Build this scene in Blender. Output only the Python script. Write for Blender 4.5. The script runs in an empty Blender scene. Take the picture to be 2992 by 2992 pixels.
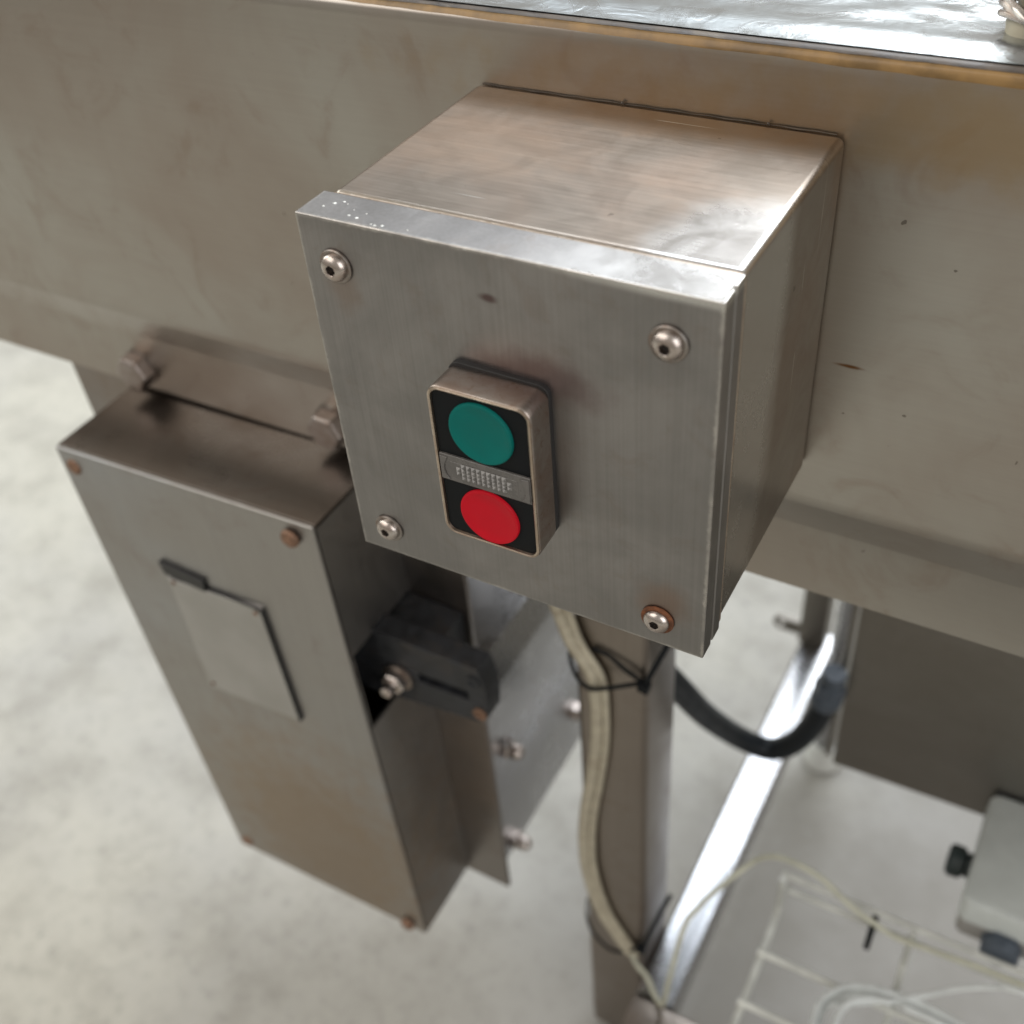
import bpy, bmesh, math, random
from mathutils import Vector, Matrix, noise
random.seed(7)
PI = math.pi
S = bpy.context.scene
COL = S.collection

# ------------------------------------------------------------------ camera
cd = bpy.data.cameras.new("camera"); cam = bpy.data.objects.new("camera", cd); COL.objects.link(cam)
S.camera = cam
cam.matrix_world = Matrix(((0.8737, -0.2760, 0.4006, 0.2393),
                           (0.4814, 0.6092, -0.6302, -0.2603),
                           (-0.0702, 0.7434, 0.6651, 0.1687),
                           (0, 0, 0, 1)))
cd.sensor_width = 36; cd.lens = 39.63; cd.clip_start = 0.01; cd.clip_end = 200
cd.dof.use_dof = True; cd.dof.focus_distance = 0.405; cd.dof.aperture_fstop = 7.6

# ------------------------------------------------------------------ light
w = bpy.data.worlds.new("World"); S.world = w; w.use_nodes = True
bg = w.node_tree.nodes["Background"]
bg.inputs[0].default_value = (1.0, 0.93, 0.84, 1); bg.inputs[1].default_value = 0.37

def area(name, loc, target, sx, sy, power, col):
    l = bpy.data.lights.new(name, 'AREA'); l.shape = 'RECTANGLE'; l.size = sx; l.size_y = sy
    l.energy = power; l.color = col
    o = bpy.data.objects.new(name, l); COL.objects.link(o); o.location = loc
    d = Vector(target) - Vector(loc)
    o.rotation_euler = d.to_track_quat('-Z', 'Y').to_euler()
    return o
area("window_light", (0.45, 3.1, 2.35), (0.1, 0.1, 0), 2.4, 1.3, 75, (0.92, 0.96, 1.0))
area("skylight", (-0.55, 2.5, 3.1), (0.0, 0.2, -0.3), 2.9, 1.2, 75, (0.82, 0.90, 1.0))
area("left_door_light", (-3.2, 0.6, 1.6), (-0.3, 0.2, -0.4), 2.4, 2.4, 55, (0.95, 1.0, 0.96))
area("right_fill_light", (3.0, -1.3, 1.3), (0.1, 0.1, -0.3), 3.0, 2.6, 48, (0.97, 0.98, 1.0))  # unseen fill lamp, added to lift the right-hand steel faces
area("hall_light", (-2.2, -2.3, 3.0), (0.0, 0.1, -0.3), 3.6, 3.6, 75, (1.0, 0.95, 0.90))

S.view_settings.view_transform = 'Standard'; S.view_settings.look = 'None'
S.view_settings.exposure = 0.32; S.view_settings.gamma = 1.0
S.view_settings.use_curve_mapping = False

# ------------------------------------------------------------------ materials
class NT:
    def __init__(s, name):
        s.m = bpy.data.materials.new(name); s.m.use_nodes = True
        s.t = s.m.node_tree; s.n = s.t.nodes; s.l = s.t.links
        s.b = s.n["Principled BSDF"]
        s.co = s.n.new("ShaderNodeTexCoord").outputs["Object"]
    def link(s, a, b): s.l.new(a, b)
    def val(s, sock, v):
        if hasattr(v, 'is_output'): s.l.new(v, sock)
        else: sock.default_value = v
    def mapping(s, scale=(1, 1, 1), rot=(0, 0, 0), loc=(0, 0, 0)):
        m = s.n.new("ShaderNodeMapping"); s.link(s.co, m.inputs[0])
        m.inputs["Scale"].default_value = scale; m.inputs["Rotation"].default_value = rot
        m.inputs["Location"].default_value = loc
        return m.outputs[0]
    def noise(s, vec, scale, detail=4, rough=0.55, dist=0.0):
        n = s.n.new("ShaderNodeTexNoise"); s.link(vec, n.inputs["Vector"])
        n.inputs["Scale"].default_value = scale; n.inputs["Detail"].default_value = detail
        n.inputs["Roughness"].default_value = rough; n.inputs["Distortion"].default_value = dist
        return n.outputs["Fac"]
    def ramp(s, v, a, b, lo=0.0, hi=1.0):
        n = s.n.new("ShaderNodeMapRange"); n.interpolation_type = 'SMOOTHSTEP'
        s.link(v, n.inputs[0]); n.inputs[1].default_value = a; n.inputs[2].default_value = b
        n.inputs[3].default_value = lo; n.inputs[4].default_value = hi
        return n.outputs[0]
    def math(s, op, a, b=0.0):
        n = s.n.new("ShaderNodeMath"); n.operation = op; s.val(n.inputs[0], a); s.val(n.inputs[1], b)
        return n.outputs[0]
    def mix(s, f, a, b, mode='MIX'):
        n = s.n.new("ShaderNodeMix"); n.data_type = 'RGBA'; n.blend_type = mode
        s.val(n.inputs["Factor"], f)
        for k, v in (("A", a), ("B", b)):
            sk = [i for i in n.inputs if i.name == k and i.type == 'RGBA'][0]
            if hasattr(v, 'is_output'): s.link(v, sk)
            else: sk.default_value = (*v, 1)
        return [o for o in n.outputs if o.type == 'RGBA'][0]
    def patch(s, c, r, soft=0.5, wob=0.0, scale=(1, 1, 1), ns=60):
        """1 inside an irregular ellipsoid blob round c (object space), 0 outside"""
        m = s.mapping(scale=tuple(q / r for q in scale), loc=tuple(-a * q / r for a, q in zip(c, scale)))
        d = s.n.new("ShaderNodeVectorMath"); d.operation = 'LENGTH'; s.link(m, d.inputs[0])
        v = d.outputs["Value"]
        if wob: v = s.math('ADD', v, s.math('MULTIPLY', s.math('SUBTRACT', s.noise(s.co, ns, 3), 0.5), wob))
        return s.ramp(v, 1 - soft, 1 + soft * 0.3, 1.0, 0.0)
    def bump(s, h, strength, dist=0.001, prev=None):
        n = s.n.new("ShaderNodeBump"); n.inputs["Strength"].default_value = strength
        n.inputs["Distance"].default_value = dist; s.link(h, n.inputs["Height"])
        if prev is not None: s.link(prev, n.inputs["Normal"])
        s.link(n.outputs[0], s.b.inputs["Normal"]); return n.outputs[0]

def steel(name, c1, c2, rough=0.36, axis='x', cloud=9, rust=0.25, brush=0.5, patches=(), smooth_patch=None, wear=None,
          scratches=None, wave=0.25):
    """brushed, grimy stainless steel. axis = brushing direction in object space"""
    t = NT(name); k = 1.2
    sc = {'x': (6, 620, 620), 'y': (620, 6, 620), 'z': (620, 620, 6)}[axis]
    streak = t.noise(t.mapping(scale=sc), k, 3, 0.6)
    cl = t.noise(t.co, cloud, 5, 0.6, 0.6)
    fine = t.noise(t.co, 240, 3, 0.7)
    blot = t.noise(t.co, cloud * 4.2, 4, 0.65, 1.0)
    col = t.mix(t.ramp(cl, 0.33, 0.68), c1, c2)
    col = t.mix(t.ramp(blot, 0.52, 0.74, 0, rust), col, (c2[0] * 0.72, c2[1] * 0.58, c2[2] * 0.47))
    dark = t.ramp(streak, 0.25, 0.75, 1 - 0.10 * brush, 1 + 0.06 * brush)
    n = t.n.new("ShaderNodeCombineColor"); [t.link(dark, n.inputs[i]) for i in range(3)]
    col = t.mix(1.0, col, n.outputs[0], 'MULTIPLY')
    col = t.mix(t.ramp(t.noise(t.co, 170, 2, 0.5), 0.765, 0.80, 0, 0.6), col, (0.05, 0.035, 0.025))
    r = t.math('ADD', t.ramp(cl, 0.3, 0.7, rough - 0.03, rough + 0.04), t.ramp(blot, 0.35, 0.7, -0.02, 0.04))
    r = t.math('ADD', r, t.ramp(streak, 0.3, 0.7, -0.012, 0.012))
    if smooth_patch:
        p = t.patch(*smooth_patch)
        col = t.mix(t.math('MULTIPLY', p, 0.8), col, (0.60, 0.59, 0.57))  # smoother ground metal, with some of its highlight painted into the colour
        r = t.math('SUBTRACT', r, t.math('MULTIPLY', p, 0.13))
    if wear:                                   # handled, polished edges of a box-shaped part: (centre, half size, width)
        (cx, cy, cz), (hx, hy, hz), wd = wear
        sp = t.n.new("ShaderNodeSeparateXYZ"); t.link(t.co, sp.inputs[0])
        nn = t.math('MULTIPLY', t.math('SUBTRACT', t.noise(t.co, 260, 4, 0.7), 0.5), wd * 1.6)
        worn = t.ramp(t.noise(t.co, 55, 3, 0.6), 0.38, 0.62, 0.25, 1.0)
        near = []
        for i, (c_, h_) in enumerate(((cx, hx), (cy, hy), (cz, hz))):
            a_ = t.math('ABSOLUTE', t.math('SUBTRACT', sp.outputs[i], c_))
            near.append(t.ramp(t.math('ADD', a_, nn), h_ - wd, h_ - wd * 0.15, 0, 1))
        m = t.math('MAXIMUM', t.math('MULTIPLY', near[0], near[1]), t.math('MAXIMUM', t.math('MULTIPLY', near[1], near[2]), t.math('MULTIPLY', near[0], near[2])))
        m = t.math('MULTIPLY', m, worn)
        col = t.mix(t.math('MULTIPLY', m, 0.6), col, (0.60, 0.57, 0.53))
        r = t.math('SUBTRACT', r, t.math('MULTIPLY', m, 0.12))
    for (c, rad, colr, amt, sq) in patches:
        p = t.patch(c, rad, 0.7, 0.9, sq, 90)
        col = t.mix(t.math('MULTIPLY', p, amt), col, colr)
        r = t.math('ADD', r, t.math('MULTIPLY', p, 0.12 * amt))
    if scratches:
        for i, (a, rt) in enumerate(((0.5, 0), (-0.35, 1), (0.9, 2))):
            m = t.mapping(scale=(10, 700, 10), rot=(0, 0, a + rt * 0.1), loc=(rt * 3.1, 0, 0))
            sc_ = t.ramp(t.noise(m, 1.0, 1, 0.4), 0.755, 0.80, 0, 0.75)
            sc_ = t.math('MULTIPLY', sc_, t.ramp(t.noise(t.co, 23 + 7 * i, 1), 0.5, 0.62))
            col = t.mix(sc_, col, (0.72, 0.70, 0.66))
    t.link(col, t.b.inputs["Base Color"]); t.link(r, t.b.inputs["Roughness"])
    t.b.inputs["Metallic"].default_value = 1.0
    b = t.bump(t.noise(t.co, 14, 2, 0.4), wave, 0.0012)
    b = t.bump(streak, 0.12 * brush, 0.00008, b)
    t.bump(fine, 0.10, 0.0001, b)
    return t.m

def plain(name, col, rough=0.5, metal=0.0, var=0.15, bump=0.1, ns=60, trans=0.0, coat=0.0, dirt=None, spec=0.5):
    t = NT(name); n = t.noise(t.co, ns, 4, 0.6)
    c = t.mix(t.ramp(n, 0.3, 0.7), tuple(x * (1 - var) for x in col), tuple(min(1, x * (1 + var)) for x in col))
    if dirt:
        c = t.mix(t.ramp(t.noise(t.co, ns * 0.35, 5, 0.7, 0.8), 0.5, 0.72, 0, 0.85), c, dirt)
    t.link(c, t.b.inputs["Base Color"]); t.b.inputs["Metallic"].default_value = metal
    t.link(t.ramp(n, 0.3, 0.7, rough - 0.06, rough + 0.08), t.b.inputs["Roughness"])
    t.b.inputs["Specular IOR Level"].default_value = spec
    t.b.inputs["Transmission Weight"].default_value = trans
    t.b.inputs["Coat Weight"].default_value = coat
    if bump: t.bump(t.noise(t.co, ns * 6, 3, 0.7), bump, 0.0003)
    return t.m

GREY = (0.36, 0.355, 0.345); WARM = (0.34, 0.295, 0.255)
M = {}
M['lid'] = steel("lid_brushed_steel", (0.235, 0.226, 0.218), (0.305, 0.291, 0.280), 0.40, 'z', 17, 0.20, 0.8, wave=0.10,
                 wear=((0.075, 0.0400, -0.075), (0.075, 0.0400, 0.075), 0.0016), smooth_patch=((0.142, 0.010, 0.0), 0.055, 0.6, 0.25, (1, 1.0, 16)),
                 patches=(((0.088, 0, -0.043), 0.022, (0.14, 0.08, 0.075), 0.55, (0.8, 1, 2.0)),
                          ((0.0722, 0, -0.0163), 0.0030, (0.12, 0.08, 0.075), 0.9, (0.8, 1, 1.6)),
                          ((0.1336, 0, -0.128), 0.012, (0.25, 0.14, 0.08), 0.4, (1, 1, 1)),
                          ((0.015, 0, -0.024), 0.010, (0.26, 0.20, 0.16), 0.5, (1.3, 1, 0.8))))
M['body'] = steel("body_brushed_steel", (0.275, 0.238, 0.20), (0.265, 0.205, 0.16), 0.35, 'x', 11, 0.18, 0.8, wave=0.03,
                  smooth_patch=((0.150, 0.03, -0.001), 0.038, 0.35, 0.35, (1, 1, 0.2)), wear=((0.075, 0.16, -0.075), (0.0740, 0.1417, 0.0740), 0.0022), scratches=True,
                  patches=(((0.09, 0.119, -0.001), 0.05, (0.30, 0.18, 0.09), 0.55, (0.6, 2.0, 1)),
                           ((0.03, 0.07, -0.001), 0.03, (0.30, 0.20, 0.13), 0.35, (0.6, 1, 1))))
M['skirt'] = steel("conveyor_skirt_steel", (0.41, 0.39, 0.355), (0.36, 0.315, 0.275), 0.34, 'x', 6, 0.30, 0.25, wave=0.2,
                   patches=(((0.161, 0.119, -0.094), 0.0042, (0.16, 0.07, 0.02), 0.95, (0.6, 1, 4.5)),
                            ((0.30, 0.119, 0.005), 0.16, (0.34, 0.23, 0.10), 0.55, (0.5, 1, 7))))
M['plate'] = steel("mounting_plate_steel", (0.27, 0.25, 0.235), (0.27, 0.23, 0.20), 0.36, 'z', 8, 0.2, 0.5)
M['drive'] = steel("drive_cover_steel", (0.37, 0.372, 0.378), (0.35, 0.335, 0.318), 0.36, 'z', 6, 0.25, 0.6, wave=0.3,
                   patches=(((-0.16, 0.06, -0.58), 0.12, (0.33, 0.25, 0.17), 0.7, (1, 1, 0.8)),))  # brown floor reflection painted into the lower part of the cover
M['drivetop'] = steel("shaded_top_steel", (0.21, 0.20, 0.19), (0.17, 0.148, 0.13), 0.28, 'x', 8, 0.3, 0.4)  # shade below the beam painted in as a darker steel colour
M['post'] = steel("support_leg_steel", (0.30, 0.265, 0.235), (0.27, 0.235, 0.205), 0.34, 'z', 9, 0.2, 0.6)
M['bright'] = steel("bright_tube_steel", (0.42, 0.42, 0.425), (0.36, 0.36, 0.37), 0.27, 'y', 7, 0.08, 0.4)
M['guard'] = steel("motor_guard_steel", (0.56, 0.56, 0.575), (0.50, 0.50, 0.51), 0.28, 'y', 14, 0.12, 0.4)
M['darkpanel'] = steel("lower_panel_steel", (0.28, 0.265, 0.24), (0.24, 0.222, 0.195), 0.45, 'x', 6, 0.1, 0.4)
M['bolt'] = steel("bolt_steel", (0.52, 0.48, 0.45), (0.45, 0.38, 0.34), 0.27, 'z', 160, 0.3, 0.0, wave=0.1)
M['dullbolt'] = steel("dull_bolt_steel", (0.36, 0.32, 0.30), (0.30, 0.25, 0.22), 0.42, 'z', 120, 0.5, 0.0, wave=0.2)
M['rustbolt'] = plain("rusty_bolt", (0.22, 0.13, 0.085), 0.55, 0.6, 0.35, 0.3, 300)
M['washer'] = steel("washer_steel", (0.30, 0.28, 0.26), (0.25, 0.20, 0.17), 0.4, 'z', 160, 0.5, 0.0)
M['rust'] = plain("rust_ring", (0.15, 0.055, 0.022), 0.8, 0.1, 0.4, 0.5, 400)
M['socket'] = plain("socket_dark", (0.02, 0.016, 0.014), 0.6)
M['bezel'] = steel("bezel_worn_chrome", (0.38, 0.34, 0.31), (0.32, 0.25, 0.21), 0.36, 'x', 90, 0.65, 0.1, wave=0.1)
M['black'] = plain("black_plastic", (0.005, 0.006, 0.007), 0.55, 0, 0.2, 0.05, 120, spec=0.14)
M['gasket'] = plain("black_rubber", (0.012, 0.011, 0.011), 0.6)
M['green'] = plain("green_button_plastic", (0.0, 0.118, 0.102), 0.55, 0, 0.06, 0.03, 90, spec=0.16)
M['red'] = plain("red_button_plastic", (0.47, 0.004, 0.014), 0.55, 0, 0.05, 0.03, 90, spec=0.16)
M['lens'] = plain("smoky_lens_plastic", (0.085, 0.078, 0.072), 0.25, 0, 0.2, 0.05, 150, coat=0.4)
M['prism'] = plain("clear_prism_plastic", (0.15, 0.142, 0.132), 0.40, 0, 0.25, 0.05, 400, coat=0.5)
M['housing'] = plain("black_cast_housing", (0.016, 0.017, 0.019), 0.5, 0, 0.4, 0.4, 120, dirt=(0.030, 0.026, 0.023), spec=0.35)
M['hose'] = plain("beige_hose_rubber", (0.36, 0.325, 0.245), 0.42, 0, 0.12, 0.1, 120, dirt=(0.25, 0.21, 0.15))
M['cable'] = plain("pale_cable_plastic", (0.44, 0.44, 0.35), 0.42, 0, 0.12, 0.05, 90)
M['whitecable'] = plain("white_cable_plastic", (0.60, 0.63, 0.62), 0.4, 0, 0.1, 0.05, 90)
M['conduit'] = plain("black_conduit", (0.008, 0.011, 0.014), 0.5, 0, 0.2, 0.05, 80, spec=0.3)
M['gland'] = plain("gland_grey_plastic", (0.06, 0.075, 0.095), 0.45, 0, 0.2, 0.05, 80)
M['glandgreen'] = plain("gland_dark_plastic", (0.02, 0.03, 0.03), 0.45, 0, 0.2, 0.05, 80)
M['jbox'] = plain("grey_box_plastic", (0.50, 0.53, 0.51), 0.5, 0, 0.06, 0.1, 40)
M['jbase'] = plain("grey_box_base", (0.30, 0.29, 0.27), 0.5, 0, 0.06, 0.1, 40)
M['wire'] = plain("zinc_plated_wire", (0.55, 0.56, 0.52), 0.4, 0.15, 0.15, 0.05, 60)
M['white'] = plain("white_plastic", (0.72, 0.73, 0.70), 0.4, 0, 0.05, 0.05, 60)
M['tape'] = plain("black_label_tape", (0.012, 0.012, 0.012), 0.45)
M['nameplate'] = plain("blank_alloy_plate", (0.43, 0.42, 0.41), 0.36, 1.0, 0.08, 0.05, 30)
M['weld'] = steel("weld_steel", (0.5, 0.42, 0.34), (0.40, 0.31, 0.24), 0.30, 'z', 120, 0.5, 0.0)
M['paint'] = plain("dried_white_paint", (0.75, 0.76, 0.72), 0.5)
M['grease'] = plain("ochre_grease", (0.20, 0.118, 0.040), 0.42, 0.25, 0.35, 0.2, 60, coat=0.3)

M['grime'] = plain("dark_grime", (0.055, 0.040, 0.028), 0.45, 0.2, 0.5, 0.3, 90, dirt=(0.14, 0.11, 0.075))
def foil():
    t = NT("scuffed_bright_sheet")
    cl = t.noise(t.co, 22, 5, 0.65, 1.0)
    col = t.mix(t.ramp(cl, 0.3, 0.7), (0.46, 0.48, 0.48), (0.32, 0.34, 0.34))
    sw = t.noise(t.mapping(scale=(60, 500, 60), rot=(0, 0, 0.9)), 1, 2, 0.5)
    col = t.mix(t.ramp(sw, 0.66, 0.74, 0, 0.5), col, (0.25, 0.25, 0.25))
    t.link(col, t.b.inputs["Base Color"]); t.b.inputs["Metallic"].default_value = 0.95
    t.link(t.ramp(cl, 0.3, 0.7, 0.20, 0.36), t.b.inputs["Roughness"])
    b = t.bump(t.noise(t.mapping(scale=(1, 1.4, 1), rot=(0, 0, 0.4)), 45, 4, 0.55, 1.2), 0.35, 0.0015)
    t.bump(sw, 0.15, 0.0004, b)
    return t.m
M['foil'] = foil()

def concrete():
    t = NT("trowelled_concrete")
    a = t.noise(t.co, 2.3, 6, 0.62, 0.1); b_ = t.noise(t.co, 11, 7, 0.72, 0.1); c = t.noise(t.co, 70, 4, 0.7)
    col = t.mix(t.ramp(a, 0.35, 0.65), (0.455, 0.440, 0.385), (0.385, 0.374, 0.342))
    col = t.mix(t.ramp(b_, 0.42, 0.72, 0, 0.6), col, (0.255, 0.243, 0.212))
    col = t.mix(t.ramp(c, 0.50, 0.72, 0, 0.35), col, (0.15, 0.145, 0.13))
    col = t.mix(t.ramp(t.noise(t.co, 26, 3, 0.6), 0.70, 0.76, 0, 0.5), col, (0.14, 0.135, 0.13))
    # the machine's shade on the floor, painted in as a darker patch
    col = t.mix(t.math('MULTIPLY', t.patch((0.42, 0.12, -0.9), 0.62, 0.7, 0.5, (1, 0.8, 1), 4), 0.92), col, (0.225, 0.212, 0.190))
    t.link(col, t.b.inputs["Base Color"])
    t.link(t.ramp(b_, 0.3, 0.7, 0.55, 0.75), t.b.inputs["Roughness"])
    q = t.bump(b_, 0.2, 0.004); t.bump(c, 0.3, 0.001, q)
    return t.m
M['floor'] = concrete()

# ------------------------------------------------------------------ helpers
def finish(name, bm, m, parent=None, bevel=0.0, seg=3, smooth=True, loc=None):
    bmesh.ops.recalc_face_normals(bm, faces=bm.faces[:])
    me = bpy.data.meshes.new(name); bm.to_mesh(me); bm.free()
    o = bpy.data.objects.new(name, me); COL.objects.link(o)
    me.materials.append(m)
    if smooth:
        for p in me.polygons: p.use_smooth = True
        try: me.set_sharp_from_angle(angle=math.radians(35))
        except Exception: pass
    if bevel:
        b = o.modifiers.new("bevel", 'BEVEL'); b.width = bevel; b.segments = seg
        b.limit_method = 'ANGLE'; b.angle_limit = math.radians(30); b.harden_normals = True
    if parent is not None: o.parent = parent
    if loc is not None: o.location = loc
    return o
def tag(o, label=None, cat=None, group=None, kind=None):
    if label: o["label"] = label
    if cat: o["category"] = cat
    if group: o["group"] = group
    if kind: o["kind"] = kind
    return o
def thing(name, label, cat, group=None, loc=(0, 0, 0)):
    o = bpy.data.objects.new(name, None); COL.objects.link(o); o.location = loc; o.empty_display_size = 0.02
    o["label"] = label; o["category"] = cat
    if group: o["group"] = group
    return o
def hexa(bm, p):
    """p: 8 points, 0-3 front loop (y low): bl br tr tl, 4-7 back loop same order"""
    v = [bm.verts.new(q) for q in p]
    for f in ((0, 1, 2, 3), (7, 6, 5, 4), (0, 4, 5, 1), (1, 5, 6, 2), (2, 6, 7, 3), (3, 7, 4, 0)):
        bm.faces.new([v[i] for i in f])
def bx(bm, x0, x1, y0, y1, z0, z1):
    hexa(bm, [(x0, y0, z0), (x1, y0, z0), (x1, y0, z1), (x0, y0, z1), (x0, y1, z0), (x1, y1, z0), (x1, y1, z1), (x0, y1, z1)])
def box(name, x0, x1, y0, y1, z0, z1, m, parent=None, bevel=0.001, seg=3):
    bm = bmesh.new(); bx(bm, x0, x1, y0, y1, z0, z1); return finish(name, bm, m, parent, bevel, seg)
def prism(bm, pts, a, b, axis):
    """extrude closed polygon pts (2D) from a to b along axis"""
    def P(q, t):
        return {'x': (t, q[0], q[1]), 'y': (q[0], t, q[1]), 'z': (q[0], q[1], t)}[axis]
    A = [bm.verts.new(P(q, a)) for q in pts]; B = [bm.verts.new(P(q, b)) for q in pts]
    n = len(pts)
    bm.faces.new(A); bm.faces.new(B[::-1])
    for i in range(n): bm.faces.new((A[i], B[i], B[(i + 1) % n], A[(i + 1) % n]))
def catmull(pts, n=8):
    P = [Vector(p) for p in pts]; P = [2 * P[0] - P[1]] + P + [2 * P[-1] - P[-2]]; out = []
    for i in range(1, len(P) - 2):
        for k in range(n):
            t = k / n; a, b, c, d = P[i - 1:i + 3]
            out.append(0.5 * ((2 * b) + (c - a) * t + (2 * a - 5 * b + 4 * c - d) * t * t + (-a + 3 * b - 3 * c + d) * t ** 3))
    out.append(P[-2]); return out
def tube(bm, pts, r, seg=12, smooth=8, rz=None):
    P = catmull(pts, smooth) if smooth else [Vector(p) for p in pts]
    T = [(P[min(i + 1, len(P) - 1)] - P[max(i - 1, 0)]).normalized() for i in range(len(P))]
    u = T[0].orthogonal().normalized(); rings = []
    for i, p in enumerate(P):
        u = (u - T[i] * u.dot(T[i])).normalized(); v = T[i].cross(u)
        rr = r(i / (len(P) - 1)) if callable(r) else r
        rings.append([bm.verts.new(p + (u * math.cos(2 * PI * k / seg) + v * math.sin(2 * PI * k / seg)) * rr) for k in range(seg)])
    for a, b in zip(rings, rings[1:]):
        for k in range(seg): bm.faces.new((a[k], a[(k + 1) % seg], b[(k + 1) % seg], b[k]))
    bm.faces.new(rings[0][::-1]); bm.faces.new(rings[-1])
def ribbon(bm, pts, wdt, thk, up, smooth=8):
    """flat strap along pts; up(i)->width direction"""
    P = catmull(pts, smooth)
    T = [(P[min(i + 1, len(P) - 1)] - P[max(i - 1, 0)]).normalized() for i in range(len(P))]
    rings = []
    for p, t in zip(P, T):
        u = Vector(up); u = (u - t * u.dot(t)).normalized(); n = t.cross(u)
        rings.append([bm.verts.new(p + u * a * wdt / 2 + n * b * thk / 2) for a, b in ((-1, -1), (1, -1), (1, 1), (-1, 1))])
    for a, b in zip(rings, rings[1:]):
        for k in range(4): bm.faces.new((a[k], a[(k + 1) % 4], b[(k + 1) % 4], b[k]))
    bm.faces.new(rings[0][::-1]); bm.faces.new(rings[-1])
def lathe(bm, prof, c, d, seg=28, hexin=None):
    """revolve prof [(radius, along)] round axis d through c"""
    d = Vector(d).normalized(); u = d.orthogonal().normalized(); v = d.cross(u); c = Vector(c); rings = []
    for i, (r, h) in enumerate(prof):
        ring = []
        for k in range(seg):
            a = 2 * PI * k / seg; rr = r
            if hexin and i >= hexin: rr = r * math.cos(PI / 6) / math.cos((a % (PI / 3)) - PI / 6)
            ring.append(bm.verts.new(c + d * h + (u * math.cos(a) + v * math.sin(a)) * rr))
        rings.append(ring)
    for a, b in zip(rings, rings[1:]):
        for k in range(seg): bm.faces.new((a[k], a[(k + 1) % seg], b[(k + 1) % seg], b[k]))
    bm.faces.new(rings[0][::-1]); bm.faces.new(rings[-1])
def hexprism(bm, c, d, r, h, rot=0.2):
    d = Vector(d).normalized(); u = d.orthogonal().normalized(); v = d.cross(u); c = Vector(c)
    R = [[bm.verts.new(c + d * t + (u * math.cos(rot + k * PI / 3) + v * math.sin(rot + k * PI / 3)) * r * s) for k in range(6)]
         for t, s in ((0, 1), (h * 0.85, 1), (h, 0.86))]
    for a, b in zip(R, R[1:]):
        for k in range(6): bm.faces.new((a[k], a[(k + 1) % 6], b[(k + 1) % 6], b[k]))
    bm.faces.new(R[0][::-1]); bm.faces.new(R[-1])
def rrect(x0, x1, z0, z1, r, n=7):
    out = []
    for cx, cz, a0 in ((x1 - r, z1 - r, 0), (x0 + r, z1 - r, 90), (x0 + r, z0 + r, 180), (x1 - r, z0 + r, 270)):
        for k in range(n + 1):
            a = math.radians(a0 + 90 * k / n); out.append((cx + r * math.cos(a), cz + r * math.sin(a)))
    return out
def loft(bm, loops, closed_ends=(True, True)):
    R = [[bm.verts.new(p) for p in lp] for lp in loops]; n = len(R[0])
    for a, b in zip(R, R[1:]):
        for k in range(n): bm.faces.new((a[k], a[(k + 1) % n], b[(k + 1) % n], b[k]))
    if closed_ends[0]: bm.faces.new(R[0][::-1])
    if closed_ends[1]: bm.faces.new(R[-1])

# ------------------------------------------------------------------ floor
FZ = -0.90
bm = bmesh.new()
g = 30
v = [bm.verts.new(p) for p in ((-g, -g, FZ), (g, -g, FZ), (g, g, FZ), (-g, g, FZ))]; bm.faces.new(v)
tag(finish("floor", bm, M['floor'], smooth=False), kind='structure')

# ------------------------------------------------------------------ conveyor beam
beam = thing("conveyor_side_beam", "long grimy stainless steel conveyor side beam that the push button box is fixed to", "conveyor beam", loc=(0, 0.119, 0))
BX0, BX1 = -1.4, 1.1
def par(o, p):
    o.parent = p; o.matrix_parent_inverse = Matrix.Translation(p.location).inverted(); return o
# front skirt : folded sheet, thickness 2 mm, rounded top edge
outer = [(0.1290, -0.2325), (0.1290, -0.1930), (0.1282, -0.1905), (0.1200, -0.1718), (0.1190, -0.1695), (0.1190, -0.1640), (0.1190, 0.0190)]
for k in range(1, 7):
    a = PI * (1 - k / 12); outer.append((0.1235 + 0.0045 * math.cos(a), 0.0215 + 0.0045 * math.sin(a)))
outer.append((0.1265, 0.0258))
inner = [(y + 0.002, z - (0.002 if z > 0.019 else 0)) for y, z in outer][::-1]
bm = bmesh.new()
prof = outer + inner
NX = 60
xs = [BX0 + (BX1 - BX0) * i / NX for i in range(NX + 1)]
loft(bm, [[(x, y + 0.0004 * math.sin(x * 9), z) for y, z in prof] for x in xs])
par(finish("front_skirt", bm, M['skirt']), beam)
# grease film on the rounded edge, wider to the right, with a dark grime line on the crown
def film(name, a0f, a1f, off, m):
    bm = bmesh.new(); N = 300; pv = None
    for i in range(N + 1):
        x = -0.9 + i * (1.9 / N); a0 = a0f(x); a1 = a1f(x); vs = []
        for s in range(6):
            t = a0 + (a1 - a0) * s / 5          # arc length from the crown, metres
            if t < 0.00707: th = t / 0.0045; y = 0.1235 - (0.0045 + off) * math.sin(th); z = 0.0215 + (0.0045 + off) * math.cos(th)
            else: y = 0.1190 - off; z = 0.0215 - (t - 0.00707)
            vs.append(bm.verts.new((x, y + 0.0004 * math.sin(x * 9), z)))
        if pv:
            for a in range(5): bm.faces.new((pv[a], vs[a], vs[a + 1], pv[a + 1]))
        pv = vs
    par(finish(name, bm, m), beam)
def gr(x): return max(0.0, min(1.0, (x + 0.12) / 0.34))
def nz(x, f, s): return noise.noise(Vector((x * f, 0, s)))
film("grease_film", lambda x: 0.0005, lambda x: 0.0034 + 0.0042 * gr(x) + 0.0006 * nz(x, 38, 3) + 0.0003 * nz(x, 160, 9), 0.00012, M['grease'])
film("grime_line", lambda x: -0.0022, lambda x: 0.0016 + 0.0014 * gr(x) + 0.0004 * nz(x, 60, 5) + 0.0003 * nz(x, 210, 8), 0.00022, M['grime'])
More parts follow.
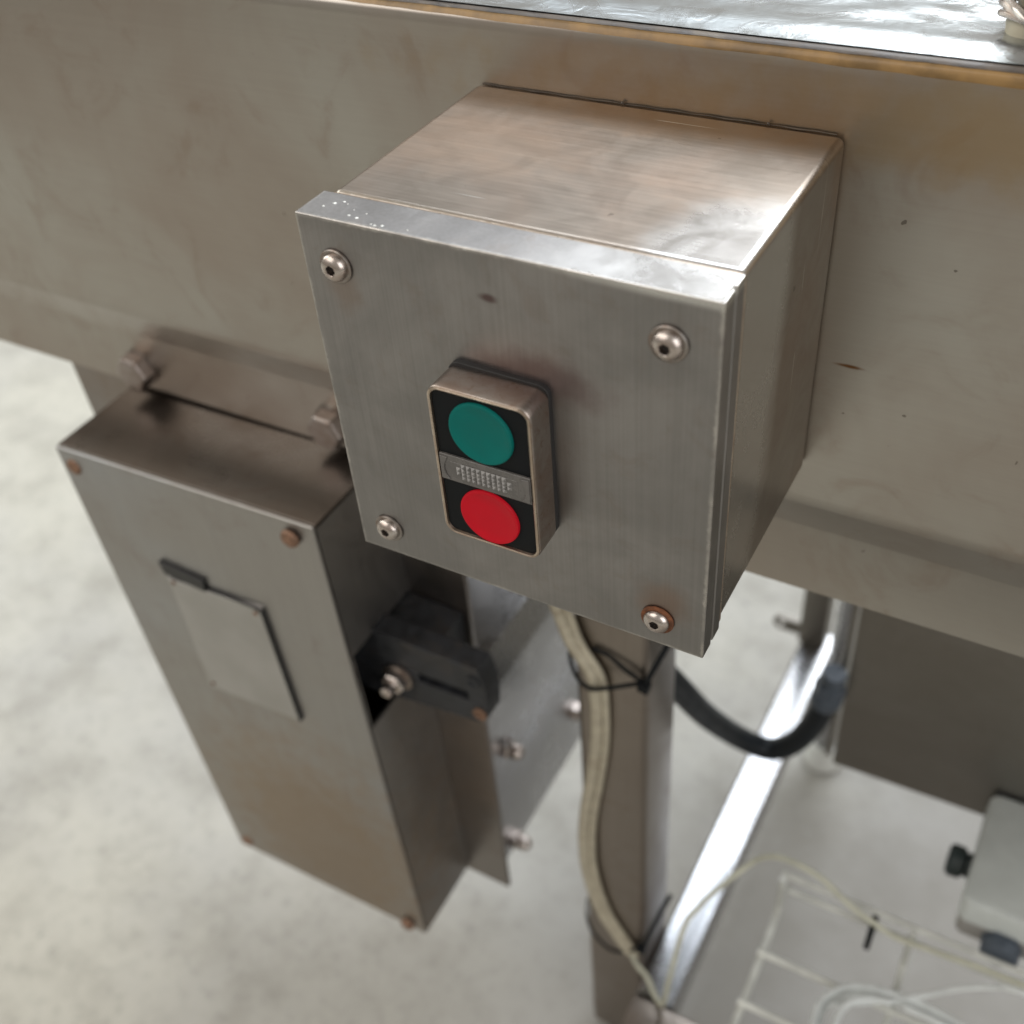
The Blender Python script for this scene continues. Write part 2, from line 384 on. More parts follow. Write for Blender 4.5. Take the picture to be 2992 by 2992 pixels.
# bright top sheet, dented and scuffed
bm = bmesh.new(); NXg, NYg = 330, 70; grid = []
for i in range(NXg + 1):
    x = -0.42 + i * (1.05 / NXg); row = []
    for j in range(NYg + 1):
        y = 0.1255 + (j / NYg) ** 1.3 * 0.32
        a = max(0, min(1, (y - 0.131) / 0.03)) * (0.25 + 0.75 * max(0, min(1, (x - 0.0) / 0.12)))
        z = 0.0263 + 0.0014 * math.exp(-((y - 0.139) / 0.009) ** 2)
        nv = Vector((x * 28, y * 60, 1.3)); nv2 = Vector((x * 75 + 2 * y * 60, y * 120, 4.1))
        z += a * (0.0012 * noise.noise(nv) + 0.0005 * noise.noise(nv2) + 0.0009 * abs(noise.noise(Vector((x * 40 - y * 20, y * 85, 7)))))
        row.append(bm.verts.new((x, y, z)))
    grid.append(row)
for i in range(NXg):
    for j in range(NYg): bm.faces.new((grid[i][j], grid[i + 1][j], grid[i + 1][j + 1], grid[i][j + 1]))
par(finish("scuffed_top_sheet", bm, M['foil']), beam)
bm = bmesh.new(); bx(bm, BX0, BX1, 0.1285, 0.475, 0.0195, 0.0225); par(finish("deck_plate", bm, M['skirt'], bevel=0.0008), beam)
bm = bmesh.new(); bx(bm, BX0, BX1, 0.476, 0.479, -0.229, 0.024); par(finish("rear_skirt", bm, M['skirt'], bevel=0.0008), beam)

# ------------------------------------------------------------------ control box
W = 0.15; D = 0.1186; L = 0.0169
cb = thing("control_box", "brushed stainless steel control box with green and red push buttons on its lid", "control box", loc=(0.075, 0.119, -0.075))
e = 0.0011
bm = bmesh.new()
bx(bm, e, W - e, L + 0.0016, D, -W + e, -e)
body = par(finish("enclosure_body", bm, M['body'], bevel=0.0030, seg=5), cb)
bm = bmesh.new(); bx(bm, e + .0022, W - e - .0016, L - 0.0005, L + 0.0030, -W + e + .002, -e - .0010)
par(finish("seal", bm, M['gasket'], bevel=0.0003), cb)
# raised rim of the body, seen as a pale line round the back of the lid
bm = bmesh.new()
o_ = rrect(e - .0002, W - e + .0006, -W + e - .0004, -e - .0002, .002, 4); i_ = rrect(e + .002, W - e - .002, -W + e + .002, -e - .002, .001, 4)
loft(bm, [[(x, L + .0010, z) for x, z in i_], [(x, L + .0010, z) for x, z in o_], [(x, L + .0022, z) for x, z in o_], [(x, L + .0022, z) for x, z in i_]], (False, False))
par(finish("body_rim", bm, M['weld'], bevel=0.0003), cb)
# lid
bm = bmesh.new()
prof = [(0, 0), (W, 0), (W, .0080), (W - .0013, .0083), (W - .0013, .0094), (W - .0001, .0097), (W - .0001, L - .0002), (0, L - .0002)]
prism(bm, prof, -W, 0, 'z')
lid = par(finish("lid", bm, M['lid'], bevel=0.0016, seg=5), cb)
def sub(o, p):
    o.parent = p
    o.matrix_parent_inverse = p_world(p).inverted(); return o
def p_world(o):
    m = Matrix.LocRotScale(o.location, o.rotation_euler, o.scale)
    if o.parent: m = p_world(o.parent) @ o.matrix_parent_inverse @ m
    return m
# grimy joint between box and beam
bm = bmesh.new()
tube(bm, [(e + .0025 + (W - 2 * e - .006) * k / 40, .1185, -.0012 + .00012 * math.sin(k * 1.7)) for k in range(41)], lambda t: .00028 + .00012 * math.sin(t * 47) * math.sin(t * 13), 8, 2)
for xx, rr_ in ((.0645, .0008), (.1210, .0007)):
    lathe(bm, [(rr_, 0), (rr_ * .8, .0006), (rr_ * .2, .0009)], (xx, .1180, -.0009), (0, -.3, 1), 10)
par(finish("joint_grime", bm, M['grime']), cb)
# dried paint specks on the top edge of the lid
bm = bmesh.new(); rr = random.Random(3)
spots = [(.019, .0045, .0010), (.0225, .004, .0011), (.031, .0018, .0009), (.0335, .0025, .0010), (.0345, .0012, .0006), (.0375, .0014, .0012),
         (.040, .0012, .0007), (.0465, .0008, .0008), (.049, .0008, .0006), (.0515, .0008, .0006), (.0655, .0007, .0013), (.090, .0012, .0008),
         (.102, .0007, .0007), (.012, .012, .0009), (.0095, .010, .0012), (.014, .011, .0005), (.027, .0012, .0006), (.0295, .0020, .0006),
         (.007, .007, .0008), (.024, .0075, .0005), (.0185, .0083, .0004), (.0428, .0030, .0005)]
for x, y, r in spots:
    ph = rr.random() * 6; n = 9
    base = [(x + r * (1 + .35 * math.sin(2 * k + ph)) * math.cos(2 * PI * k / n) , y + .8 * r * (1 + .35 * math.cos(3 * k + ph)) * math.sin(2 * PI * k / n)) for k in range(n)]
    z0 = 0.00003 if y > .0016 else -0.0004
    A = [bm.verts.new((a, max(b, -.0001), z0 - .0002)) for a, b in base]; t = bm.verts.new((x, max(y, .0002), z0 + .00022))
    for k in range(n): bm.faces.new((A[k], A[(k + 1) % n], t))
tag(sub(finish("paint_specks", bm, M['paint']), lid), kind="stuff")
# screws
def screw(x, z, kind=0):
    bm = bmesh.new()
    lathe(bm, [(.0064, 0.0002), (.0064, .0008), (.0060, .0011), (.0036, .0011)], (x, 0, z), (0, -1, 0))
    ws = par(finish("washer", bm, M['rust'] if kind else M['washer']), cb)
    if kind: ws["label"] = "rust covered washer"
    bm = bmesh.new()
    lathe(bm, [(.0050, .0009), (.00505, .0015), (.0048, .0024), (.0041, .0032), (.0031, .0038), (.0021, .0040), (.0019, .0038), (.0019, .0018)],
          (x, 0, z), (0, -1, 0), 36, hexin=6)
    s = par(finish("screw", bm, M['bolt']), cb)
    bm = bmesh.new(); lathe(bm, [(.0018, .0018), (.0018, .00195)], (x, 0, z), (0, -1, 0), 6)
    sub(finish("hex_socket", bm, M['socket']), s)
screw(.0136, -.0173); screw(.1336, -.0174); screw(.0148, -.1363); screw(.1321, -.1366, 1)
# push button unit
X0, X1, Z0, Z1 = .0545, .0937, -.1094, -.0437
bm = bmesh.new()
lp = rrect(X0 + .0006, X1 - .0004, Z0 + .0006, Z1 + .0008, .004)
n = len(lp)
loft(bm, [[(x, 0.0002, z + (.0006 * math.sin(x * 330) if z > -.06 else 0)) for x, z in lp], [(x, -.0022, z + (.0004 * math.sin(x * 330) if z > -.06 else 0)) for x, z in lp]])
par(finish("button_gasket", bm, M['gasket'], bevel=.0003), cb)
bm = bmesh.new()
def L_(i, y, r): return [(x, y, z) for x, z in rrect(X0 + i, X1 - i, Z0 + i, Z1 - i, r)]
loft(bm, [L_(.0006, -.0021, .0042), L_(.0002, -.0035, .0045), L_(0, -.0125, .0048), L_(0, -.0146, .0048), L_(.00025, -.0152, .0047), L_(.0007, -.0155, .0043),
          L_(.0012, -.0152, .0038), L_(.0014, -.0148, .0036), L_(.0014, -.0130, .0036)], (True, False))
bez = par(finish("button_bezel", bm, M['bezel']), cb)
bm = bmesh.new()
loft(bm, [L_(.0002, -.0149, .0047), L_(.0003, -.0156, .0046), L_(.0008, -.0159, .0042), L_(.0013, -.0156, .0038), L_(.0015, -.0147, .0036)], (False, False))
sub(finish("bezel_rim", bm, M['weld']), bez)
bm = bmesh.new(); loft(bm, [L_(.0015, -.0125, .0035), L_(.0015, -.0147, .0035)])
fp = sub(finish("face_plate", bm, M['black'], bevel=.0002), bez)
CX = .0741
def button(name, z, m, k=1.0):
    bm = bmesh.new()
    lathe(bm, [(.0123 * k, .0140), (.0123 * k, .0153), (.0120 * k, .0158), (.0112 * k, .0159), (.0104 * k, .0156), (.006, .0153), (.0005, .0152)], (CX, 0, z), (0, -1, 0), 64)
    return par(finish(name, bm, m), cb)
button("green_start_button", -.0591, M['green']); button("red_stop_button", -.0960, M['red'], .965)
bm = bmesh.new()
bx(bm, X0 + .0017, X1 - .0017, -.0156, -.0135, -.0835, -.0721)
lens = par(finish("pilot_lens", bm, M['lens'], bevel=.0003), cb)
bm = bmesh.new()
bx(bm, X0 + .006, X1 - .0065, -.0157, -.0150, -.0814, -.0747)
sub(finish("lens_window", bm, M['lens'], bevel=.0002), lens)
bm = bmesh.new(); px = .00200; pz = .00170
for i in range(11):
    for j in range(4):
        if (i in (0, 10)) and j in (0, 3): continue
        cx = X0 + .0092 + i * px; cz = -.0805 + j * pz
        A = [bm.verts.new((cx + a * px * .46, -.0157, cz + b * pz * .46)) for a, b in ((-1, -1), (1, -1), (1, 1), (-1, 1))]
        t = bm.verts.new((cx, -.0168, cz))
        for k in range(4): bm.faces.new((A[k], A[(k + 1) % 4], t))
tag(sub(finish("lens_prisms", bm, M['prism'], smooth=False), lens), kind="stuff")
for s, xc in ((1, X0 + .0030), (-1, X1 - .0030)):
    bm = bmesh.new()
    pts = [(xc - .0009 * s, -.0728), (xc + .0022 * s, -.0730), (xc + .0008 * s, -.0762), (xc + .0004 * s, -.0785), (xc + .0012 * s, -.0812), (xc + .0026 * s, -.0828), (xc - .0009 * s, -.0830)]
    prism(bm, pts, -.0161, -.0150, 'y')
    sub(finish("lens_clip", bm, M['lens'], bevel=.0002), lens)

# ------------------------------------------------------------------ drive unit, left
dv = thing("drive_housing", "tall stainless drive cover with blank plate, hanging left of the control box", "machine housing", loc=(-0.185, 0.12, -0.45))
bm = bmesh.new()
pts = [(-.3468, -.1890), (-.3425, -.2750), (-.300, -.6640), (-.2600, -.6690), (-.0470, -.6705), (-.0490, -.1890)]
prism(bm, pts, .1315, .1355, 'y')
par(finish("backing_plate", bm, M['plate'], bevel=.0006), dv)
TL, TR, BR, BL = Vector((-.2870, .0605, -.2360)), Vector((-.0945, .0640, -.2330)), Vector((-.0838, .0640, -.6640)), Vector((-.2665, .0605, -.6585))
def quad_slab(name, a, b, c, d, off, m, bev=.0008, parent=dv):
    """four corners (bl br tr tl) and an offset vector for the thickness"""
    bm = bmesh.new(); o = Vector(off); hexa(bm, [a, b, c, d, a + o, b + o, c + o, d + o])
    return par(finish(name, bm, m, bevel=bev), parent)
cover = quad_slab("front_cover", BL, BR, TR, TL, (0, .0022, 0), M['drive'], .0010)
yb = .1313
def back(p): return Vector((p.x, yb, p.z))
dy = Vector((0, .0025, 0))
quad_slab("top_panel", TL + dy, TR + dy, back(TR), back(TL), (0, 0, -.002), M['drivetop'], .0005)
quad_slab("bottom_panel", BL + dy, BR + dy, back(BR), back(BL), (0, 0, .002), M['drive'], .0005)
quad_slab("left_panel", BL + dy + Vector((0, 0, .0022)), back(BL) + Vector((0, 0, .0022)), back(TL) - Vector((0, 0, .0022)), TL + dy - Vector((0, 0, .0022)), (.002, 0, 0), M['drive'], .0005)
# right panel with an opening
bm = bmesh.new()
ys = [.0666, .0680, .1295, yb]; zs = [-.6615, -.4090, -.3400, -.2355]
def rp(y, z, o):
    t = (z - TR.z) / (BR.z - TR.z); return Vector((TR.x + (BR.x - TR.x) * t - o, y, z))
vg = {}
for o in (0, .002):
    for i, y in enumerate(ys):
        for j, z in enumerate(zs): vg[(o, i, j)] = bm.verts.new(rp(y, z, o))
for i in range(3):
    for j in range(3):
        if (i, j) == (1, 1): continue
        for o in (0, .002): bm.faces.new([vg[(o, i, j)], vg[(o, i + 1, j)], vg[(o, i + 1, j + 1)], vg[(o, i, j + 1)]])
def rim(seq):
    for (a, b), (c, d) in zip(seq, seq[1:] + seq[:1]): bm.faces.new([vg[(0, a, b)], vg[(0, c, d)], vg[(.002, c, d)], vg[(.002, a, b)]])
rim([(0, 0), (1, 0), (2, 0), (3, 0), (3, 1), (3, 2), (3, 3), (2, 3), (1, 3), (0, 3), (0, 2), (0, 1)])
rim([(1, 1), (2, 1), (2, 2), (1, 2)])
par(finish("right_panel", bm, M['drive']), dv)
# corner screws of the cover
for x, z in ((-.2765, -.2490), (-.1105, -.2445), (-.2575, -.6500), (-.0985, -.6570)):
    bm = bmesh.new(); lathe(bm, [(.0058, 0), (.0060, .0012), (.0052, .0028), (.0030, .0038), (.0008, .0040)], (x, .0625 , z), (0, -1, 0), 20)
    par(finish("cover_screw", bm, M['rustbolt']), dv)
# blank name plate and label tape
bm = bmesh.new()
hexa(bm, [(-.2245, .0590, -.4275), (-.1470, .0603, -.4245), (-.1515, .0603, -.3190), (-.2255, .0590, -.3215),
          (-.2245, .0612, -.4275), (-.1470, .0632, -.4245), (-.1515, .0632, -.3190), (-.2255, .0612, -.3215)])
npl = par(finish("name_plate", bm, M['nameplate'], bevel=.0003), dv)
bm = bmesh.new()
hexa(bm, [(-.1472, .0600, -.4250), (-.1460, .0600, -.4250), (-.1505, .0600, -.3200), (-.1517, .0600, -.3200), (-.1472, .0634, -.4250), (-.1460, .0634, -.4250), (-.1505, .0634, -.3200), (-.1517, .0634, -.3200)]); bx(bm, -.2230, -.1520, .0600, .0620, -.3196, -.3189)
sub(finish("plate_edge_shadow", bm, M['tape']), npl)  # thin dark strips added for the shadow along the plate's edges
for x, z in ((-.2215, -.3245), (-.1550, -.3225), (-.2205, -.4230)):
    bm = bmesh.new(); lathe(bm, [(.0016, .0), (.0016, .0006), (.0008, .0010)], (x, .0592, z), (0, -1, 0), 12)
    sub(finish("rivet", bm, M['rustbolt']), npl)
bm = bmesh.new(); hexa(bm, [(-.2270, .0588, -.3185), (-.1945, .0592, -.3215), (-.1940, .0592, -.3120), (-.2290, .0588, -.3085),
                            (-.2270, .0615, -.3185), (-.1945, .0618, -.3215), (-.1940, .0618, -.3120), (-.2290, .0615, -.3085)])
par(finish("label_tape", bm, M['tape'], bevel=.0004), dv)
# mounting bolts through the flange
for x, z in ((-.2710, -.2170), (-.1230, -.2165)):
    bm = bmesh.new(); lathe(bm, [(.0125, 0), (.0125, .0015), (.0118, .0018), (.006, .0018)], (x, .1289, z), (0, -1, 0), 28)
    ws = par(finish("bolt_washer", bm, M['washer']), dv)
    bm = bmesh.new(); hexprism(bm, (x, .1273, z), (0, -1, 0), .0122, .0100); par(finish("mounting_bolt", bm, M['dullbolt'], bevel=.0012), dv)
# black bearing block through the opening
bm = bmesh.new()
def zz(x, z): return z
blk = [(-.100, -.0545)] 
prism(bm, [(-.115, -.3365), (-.0165, -.3365), (-.0125, -.3520), (-.0125, -.3605), (-.115, -.3635)], .088, .104, 'y')
prism(bm, [(-.115, -.3720), (-.0280, -.3695), (-.0125, -.3680), (-.0135, -.3800), (-.0200, -.3870), (-.115, -.4000)], .088, .104, 'y')
prism(bm, [(-.0260, -.3608), (-.0125, -.3607), (-.0125, -.3682), (-.0260, -.3695)], .0883, .104, 'y')
prism(bm, [(-.115, -.3637), (-.062, -.3622), (-.062, -.3705), (-.115, -.3718)], .0883, .104, 'y')
prism(bm, [(-.114, -.338), (-.0225, -.338), (-.0225, -.380), (-.114, -.392)], .097, .1035, 'y')
block = par(finish("bearing_block", bm, M['housing'], bevel=.0008), dv)
bm = bmesh.new()
prism(bm, [(-.200, -.335), (-.053, -.345), (-.053, -.395), (-.200, -.402)], .1045, .1310, 'y')
bx(bm, -.225, -.1155, .072, .104, -.405, -.336)
sub(finish("gear_case", bm, M['housing'], bevel=.001), block)
for x, z, y in ((-.0205, -.3490, .088), (-.0185, -.3775, .088)):
    bm = bmesh.new(); lathe(bm, [(.0048, 0), (.0048, .0012), (.0030, .0013), (.0028, .0003)], (x, y, z), (0, -1, 0), 18)
    sub(finish("bolt_hole", bm, M['rustbolt'] if z < -.36 else M['housing']), block)
bm = bmesh.new(); lathe(bm, [(.0105, 0), (.0105, .002), (.0095, .0024), (.004, .0024)], (-.0765, .0878, -.3715), (0, -1, 0), 26)
par(finish("adjuster_washer", bm, M['washer']), dv)
bm = bmesh.new(); hexprism(bm, (-.0765, .0852, -.3715), (0, -1, 0), .0085, .0065); lathe(bm, [(.0042, .006), (.0042, .013), (.0036, .0136)], (-.0765, .0852, -.3715), (0, -1, 0), 16)
par(finish("adjuster_bolt", bm, M['bolt'], bevel=.0004), dv)

# ------------------------------------------------------------------ motor guard behind
mg = thing("motor_guard", "pale stainless motor guard with domed nuts, behind the drive cover", "machine guard", loc=(-0.15, 0.24, -0.55))
bm = bmesh.new()
prism(bm, [(-.062, -.6700), (-.060, -.6690), (-.060, -.4660), (-.0615, -.4625), (-.0700, -.4400), (-.0730, -.4385), (-.330, -.4385), (-.330, -.6700)], .1400, .3400, 'y')
par(finish("guard_shell", bm, M['guard'], bevel=.0008), mg)
for y, z in ((.1675, -.5325), (.1640, -.6530), (.2790, -.6170)):
    bm = bmesh.new(); hexprism(bm, (-.0595, y, z), (1, 0, 0), .0085, .0065)
    lathe(bm, [(.0062, .0055), (.0062, .011), (.0052, .0145), (.003, .0165), (.0005, .0170)], (-.0595, y, z), (1, 0, 0), 18)
    par(finish("dome_nut", bm, M['bolt']), mg)

# ------------------------------------------------------------------ support leg
lg = thing("support_leg", "square brown tinted stainless support leg under the control box, cables strapped to it", "leg", loc=(0.0393, 0.175, -0.9))
bm = bmesh.new()
loft(bm, [[(x, y, z) for x, y in rrect(.0142, .0644, .150, .200, .005, 5)] for z in (FZ + .02, -.6, -.4, -.2295)])
par(finish("leg_tube", bm, M['post']), lg)
bm = bmesh.new(); lathe(bm, [(.021, 0), (.021, .006), (.019, .012), (.012, .018), (.012, .022)], (.0393, .175, FZ + .0005), (0, 0, 1), 32)
par(finish("leg_foot", bm, M['black']), lg)

# cross tube on the floor side and rear leg
ct = thing("cross_tube", "bright stainless cross tube running back from the front leg near the floor", "tube", loc=(0.08, 0.35, -0.77))
bm = bmesh.new()
loft(bm, [[(x, y, z) for x, z in rrect(.0650, .0990, -.785, -.750, .0035, 5)] for y in (.1345, .25, .4, .578)])
par(finish("tube_body", bm, M['bright']), ct)
rail = thing("lower_rail", "brown tinted lower rail at the foot of the support leg", "rail", loc=(0.4, 0.11, -0.77))
bm = bmesh.new()
loft(bm, [[(x, y, z) for y, z in rrect(.094, .1330, -.7900, -.7510, .003, 4)] for x in (.0660, .3, .6, 1.0)])
par(finish("rail_tube", bm, M['post']), rail)
rp_ = thing("rear_post", "dark upright post with a drilled lug standing on the far end of the cross tube", "post", loc=(0.075, 0.575, -0.75))
bm = bmesh.new()
loft(bm, [[(x, y, z) for x, y in rrect(.0620, .0895, .556, .586, .003, 4)] for z in (-.7495, -.5, -.2295)])
par(finish("post_tube", bm, M['darkpanel']), rp_)
bm = bmesh.new()
o_ = [(.0618, -.7260), (.0618, -.7420)]
ang = [math.radians(-90 - 180 * k / 12) for k in range(13)]
lug = [(.0615, -.7250), (.0615, -.7425)] + [(.0425 + .0088 * math.cos(a), -.7338 + .0088 * math.sin(a)) for a in ang]
hole = [(.0425 + .0042 * math.cos(a), -.7338 + .0042 * math.sin(a)) for a in [math.radians(-60 - 300 * k / 14) for k in range(15)]]
A = [bm.verts.new((x, .5585, z)) for x, z in lug]; H = [bm.verts.new((x, .5585, z)) for x, z in hole]
nl = len(lug)
for k in range(nl): bm.faces.new((A[k], A[(k + 1) % nl], H[(k + 1) % nl], H[k]))
r_ = bmesh.ops.extrude_face_region(bm, geom=bm.faces[:]); bmesh.ops.translate(bm, verts=[q for q in r_['geom'] if isinstance(q, bmesh.types.BMVert)], vec=(0, .004, 0))
par(finish("lug", bm, M['darkpanel'], smooth=False), rp_)
rl = thing("adjustable_leg", "bright round rear leg with white foot behind the black conduit", "leg", loc=(0.114, 0.535, -0.9))
bm = bmesh.new(); lathe(bm, [(.0125, .030), (.0125, .300), (.0125, .670)], (.1135, .5350, FZ), (0, 0, 1), 28)
par(finish("leg_tube", bm, M['bright']), rl)
bm = bmesh.new(); lathe(bm, [(.0215, .0006), (.0220, .005), (.0195, .016), (.0150, .030), (.0135, .0305)], (.1135, .5350, FZ), (0, 0, 1), 28)
par(finish("foot_cap", bm, M['white']), rl)

# dark lower panel
lp_ = thing("lower_side_panel", "dark stainless panel below the beam at right, where the black conduit enters", "panel", loc=(0.5, 0.3, -0.58))
bm = bmesh.new()
hexa(bm, [(.1530, .340, -.6400), (1.0, .340, -.615), (1.0, .340, -.2295), (.1500, .340, -.2295), (.1530, .343, -.6400), (1.0, .343, -.615), (1.0, .343, -.2295), (.1500, .343, -.2295)])
par(finish("panel_sheet", bm, M['darkpanel'], bevel=.0006), lp_)
bm = bmesh.new()
bx(bm, .1450, .1490, .3435, .470, -.6380, -.2297)
par(finish("side_return", bm, M['darkpanel'], bevel=.0006), lp_)

# ------------------------------------------------------------------ conduit
cn = thing("black_conduit", "thick black flexible conduit curving from behind the leg up into a gland", "conduit", loc=(0.1, 0.3, -0.58))
bm = bmesh.new()
tube(bm, [(.0440, .2110, -.4230), (.0490, .2135, -.4391), (.0547, .2350, -.4800), (.0605, .2750, -.5508), (.0705, .3100, -.6085), (.0869, .3260, -.6350), (.1041, .3320, -.6400), (.1208, .3320, -.6200), (.1319, .3320, -.5923), (.1372, .3320, -.5700), (.1395, .3320, -.5560)], .0098, 16, 10)
par(finish("conduit_hose", bm, M['conduit']), cn)
dirv = Vector((.10, 0, .99)).normalized()
bm = bmesh.new(); base = Vector((.1392, .332, -.5590))
lathe(bm, [(.0105, 0), (.0122, .003), (.0125, .013), (.0116, .015), (.0112, .0165)], base, dirv, 26)
par(finish("gland_nut", bm, M['gland']), cn)
bm = bmesh.new(); hexprism(bm, base + dirv * .0168, dirv, .0128, .010); lathe(bm, [(.0095, .0), (.0095, .014)], base + dirv * .026, dirv, 24)
par(finish("gland_body", bm, M['gland'], bevel=.0005), cn)

# ------------------------------------------------------------------ hose on leg and ties
hs = thing("beige_hose", "beige hose pair running down the front of the support leg", "hose", loc=(0.03, 0.145, -0.5))
hp = [(.020, .1300, -.255), (.010, .1380, -.300), (.0125, .1440, -.335), (.0185, .1445, -.3545), (.0305, .1450, -.377), (.0330, .1452, -.406), (.0322, .1452, -.4455), (.0275, .1452, -.490), (.0222, .1452, -.530), (.0192, .1450, -.570), (.0205, .1450, -.615), (.0305, .1452, -.664), (.0450, .1452, -.694), (.0560, .1452, -.712)]
bm = bmesh.new(); tube(bm, [(x - .0018, y, z) for x, y, z in hp], .0043, 14, 8)
par(finish("hose_line", bm, M['hose']), hs)
bm = bmesh.new(); tube(bm, [(x + .0044, y + .0012, z - .001) for x, y, z in hp], .0027, 12, 8)
par(finish("hose_line", bm, M['hose']), hs)
ct2 = thing("pale_cable", "thin pale cable looping from the leg over the wire cable tray", "cable", loc=(0.15, 0.2, -0.7))
bm = bmesh.new()
tube(bm, [(.0545, .1458, -.706), (.0600, .1455, -.728), (.0700, .1440, -.7380), (.0785, .1385, -.7460), (.0865, .1325, -.7475), (.0915, .1300, -.7380), (.0949, .1300, -.6965), (.0973, .1500, -.6452), (.1020, .1640, -.6360), (.1103, .1800, -.6280), (.1283, .2060, -.6144), (.1398, .2090, -.6014), (.1516, .2090, -.5957), (.1679, .2090, -.5967), (.1846, .2090, -.6039), (.2024, .2090, -.6200), (.2194, .2090, -.6292), (.2401, .2090, -.6375), (.2627, .2090, -.6352), (.2954, .2090, -.6311), (.3280, .2090, -.6293), (.400, .2090, -.6260)], .0021, 10, 8)
par(finish("cable_run", bm, M['cable']), ct2)

def tie(label, loop, back_, head, tail, w_=.0028):
    t = thing("cable_tie", label, "cable tie", "black cable ties round the support leg", loc=head)
    bm = bmesh.new(); ribbon(bm, loop, w_, .0011, (0, .25, 1)); par(finish("strap", bm, M['black']), t)
    if back_:
        bm = bmesh.new(); ribbon(bm, back_, w_, .0011, (0, .25, 1)); par(finish("strap", bm, M['black']), t)
    bm = bmesh.new(); h = Vector(head)
    hexa(bm, [h + Vector(q) for q in ((-.0035, -.0032, -.0030), (.0035, -.0032, -.0042), (.0040, -.0032, .0030), (-.0035, -.0032, .0036), (-.0035, .0035, -.0030), (.0035, .0035, -.0042), (.0040, .0035, .0030), (-.0035, .0035, .0036))])
    par(finish("tie_head", bm, M['black'], bevel=.0007), t)
    bm = bmesh.new(); ribbon(bm, tail, w_ * 1.25, .0011, (1, 0, .3)); par(finish("tie_tail", bm, M['black']), t)
tie("upper black cable tie knotted round the leg just below the control box",
    [(.0120, .1580, -.3560), (.0125, .1480, -.3640), (.0185, .1420, -.3780), (.0290, .1390, -.3840), (.0400, .1400, -.3800), (.0520, .1430, -.3745), (.0620, .1460, -.3700)],
    [(.0290, .1480, -.3560), (.0400, .1480, -.3580), (.0520, .1465, -.3640), (.0620, .1460, -.3680)],
    (.0640, .1455, -.3715), [(.0650, .1450, -.3690), (.0685, .1500, -.3580), (.0730, .1570, -.3440), (.0765, .1620, -.3345)])
tie("lower black cable tie round the leg near the bottom of the photo",
    [(.0128, .1580, -.6750), (.0150, .1480, -.6850), (.0230, .1420, -.7010), (.0380, .1400, -.7120), (.0500, .1420, -.7110), (.0600, .1450, -.7030)],
    None, (.0640, .1460, -.7005), [(.0660, .1460, -.6960), (.0700, .1520, -.6760), (.0760, .1600, -.6500), (.0800, .1650, -.6350)])

# ------------------------------------------------------------------ wire cable tray
tr = thing("wire_cable_tray", "open wire mesh cable tray under the machine at lower right", "cable tray", loc=(0.25, 0.18, -0.705))
rw = .0028
def wirep(name, pts, r=rw, m=None):
    bm = bmesh.new(); tube(bm, pts, r, 8, 0); return par(finish(name, bm, m or M['wire']), tr)
xsr = [.1520, .2507, .3500, .4490]
for x in xsr:
    bm = bmesh.new()
    tube(bm, [(x, .2150, -.6330), (x, .2150, -.665), (x, .2142, -.6790), (x, .2100, -.6830), (x + .001, .170, -.6830), (x + .001, .120, -.6830), (x + .001, .0780, -.6830), (x + .001, .0735, -.6790), (x + .001, .0730, -.640)], rw, 8, 4)
    par(finish("cross_wire", bm, M['wire']), tr)
for y, z, r in ((.2202, -.6340, rw * .8), (.2202, -.6540, rw * .8), (.1741, -.6778, rw), (.1306, -.6778, rw), (.0900, -.6778, rw), (.0678, -.6400, rw)):
    wirep("long_wire", [(.1500, y, z), (.3, y, z), (.60, y, z)], r)
bm = bmesh.new(); bx(bm, .2205, .2250, .2030, .2228, -.6620, -.6370)
par(finish("tray_clip", bm, M['black'], bevel=.001), tr)
cc = thing("cable_coil", "pale cables coiled in the bottom of the wire tray", "cable", loc=(0.27, 0.17, -0.70))
for k, (rx, ry, z, cx) in enumerate(((.060, .038, -.6720, .268), (.066, .043, -.6690, .270), (.054, .034, -.6660, .273))):
    bm = bmesh.new()
    pts = [(cx + rx * math.cos(a), .1440 + ry * math.sin(a) + .002 * math.sin(3 * a), z + .0015 * math.sin(2 * a + k)) for a in [2 * PI * q / 16 * .97 + k for q in range(17)]]
    tube(bm, pts, .0026, 10, 5); par(finish("cable_turn", bm, M['whitecable']), cc)
lc = thing("loose_white_cable", "white cable lying slack along the back of the wire tray", "cable", loc=(0.3, 0.2, -0.69))
bm = bmesh.new(); tube(bm, [(.210, .155, -.6720), (.240, .172, -.6710), (.270, .1900, -.6660), (.2900, .2000, -.655), (.3100, .2060, -.645), (.330, .207, -.636), (.42, .207, -.630)], .0019, 10, 8)
par(finish("cable_run", bm, M['whitecable']), lc)

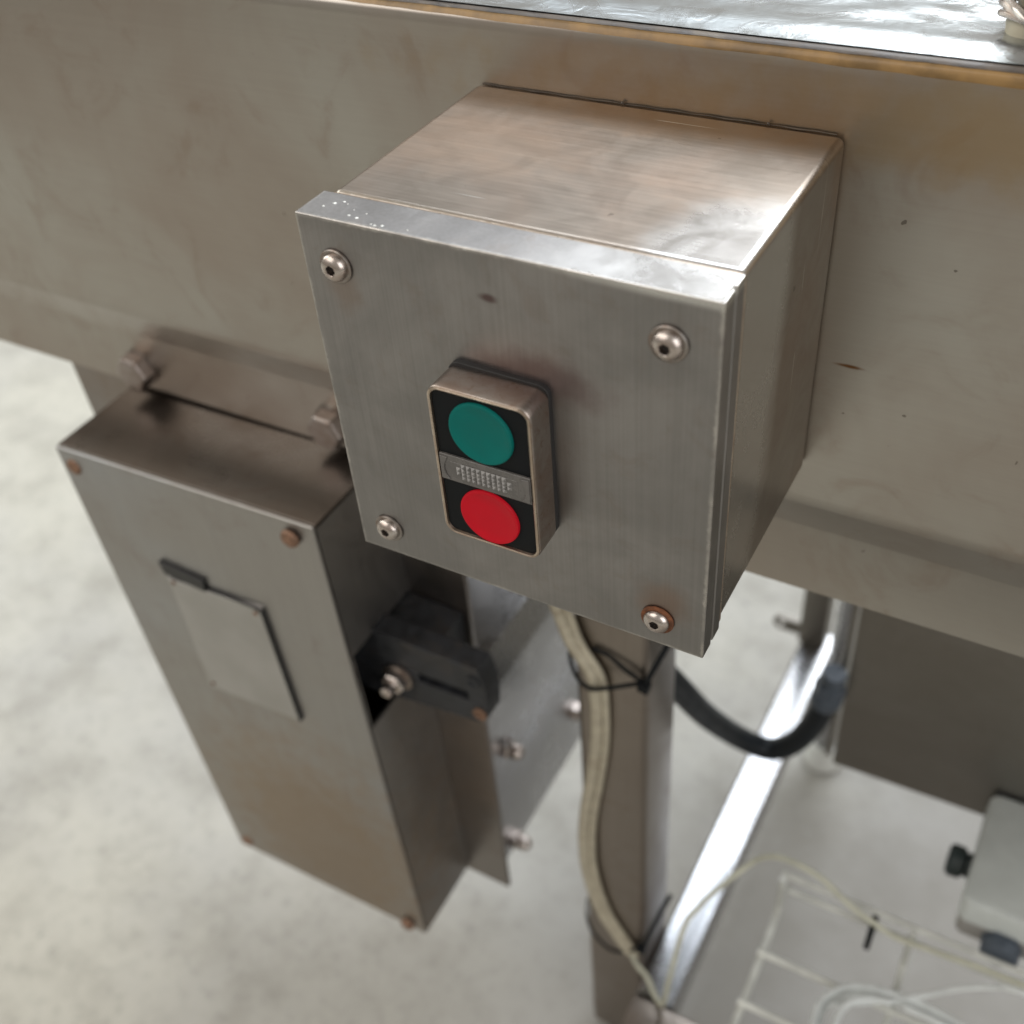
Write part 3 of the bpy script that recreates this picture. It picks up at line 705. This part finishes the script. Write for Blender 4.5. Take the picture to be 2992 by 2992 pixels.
# ------------------------------------------------------------------ junction box
jb = thing("junction_box", "grey plastic junction box with dark cable glands at the lower right edge", "junction box", loc=(0.33, 0.27, -0.58))
bm = bmesh.new()
def jl(z, i, r=.007): return [(x, y, z) for x, y in rrect(.2745 + i, .4400 - i, .2360 + i, .3385 - i, r, 6)]
loft(bm, [jl(-.6240, 0), jl(-.6040, 0), jl(-.6012, .0010), jl(-.6000, .0032, .005)])
par(finish("box_lid", bm, M['jbox']), jb)
bm = bmesh.new(); loft(bm, [[(x, y, z) for x, y in rrect(.2760, .4385, .2376, .3370, .006, 6)] for z in (-.6440, -.6242)])
par(finish("box_base", bm, M['jbase']), jb)
bm = bmesh.new()
hexprism(bm, (.2758, .2800, -.6210), (-1, 0, 0), .0095, .005); lathe(bm, [(.0085, .005), (.0120, .007), (.0125, .015), (.0100, .018), (.004, .0185)], (.2758, .280, -.6210), (-1, 0, 0), 24)
par(finish("side_gland", bm, M['glandgreen']), jb)
bm = bmesh.new()
hexprism(bm, (.3085, .2374, -.6345), (0, -1, 0), .0145, .004); lathe(bm, [(.0125, .004), (.0138, .005), (.0132, .012), (.0105, .014), (.0065, .0145)], (.3085, .2374, -.6345), (0, -1, 0), 26)
par(finish("front_gland", bm, M['gland']), jb)
bm = bmesh.new(); bx(bm, .2775, .460, .3387, .3395, -.640, -.5985)
par(finish("back_shadow_strip", bm, M['gasket'], bevel=.0005), jb)  # black strip added for the dark shadow behind the box

# ------------------------------------------------------------------ wrapped rod, top right
wr = thing("wrapped_guide_rod", "upright rod wrapped in grey tape and wire at the top right corner", "rod", loc=(0.203, 0.172, 0.03))
bm = bmesh.new(); tube(bm, [(.1980, .1545, .020), (.1982, .1545, .045), (.1990, .1545, .075), (.2000, .1545, .150)], lambda t: .0095 + .0012 * math.sin(t * 19) + .0006 * math.sin(t * 53), 24, 12)
par(finish("rod", bm, M['hose']), wr)
bm = bmesh.new(); rng = random.Random(5)
for k in range(5):
    z = .0300 + k * .0022; ph = rng.random() * 6
    pts = [(.1980 + (.0115 + .0015 * math.sin(3 * a + ph)) * math.cos(a), .1545 + (.0115 + .001 * math.sin(2 * a + ph)) * math.sin(a), z + .0035 * math.sin(a + ph)) for a in [2 * PI * q / 14 for q in range(15)]]
    tube(bm, pts, .0011, 8, 4)
par(finish("twisted_wire", bm, M['bolt']), wr)
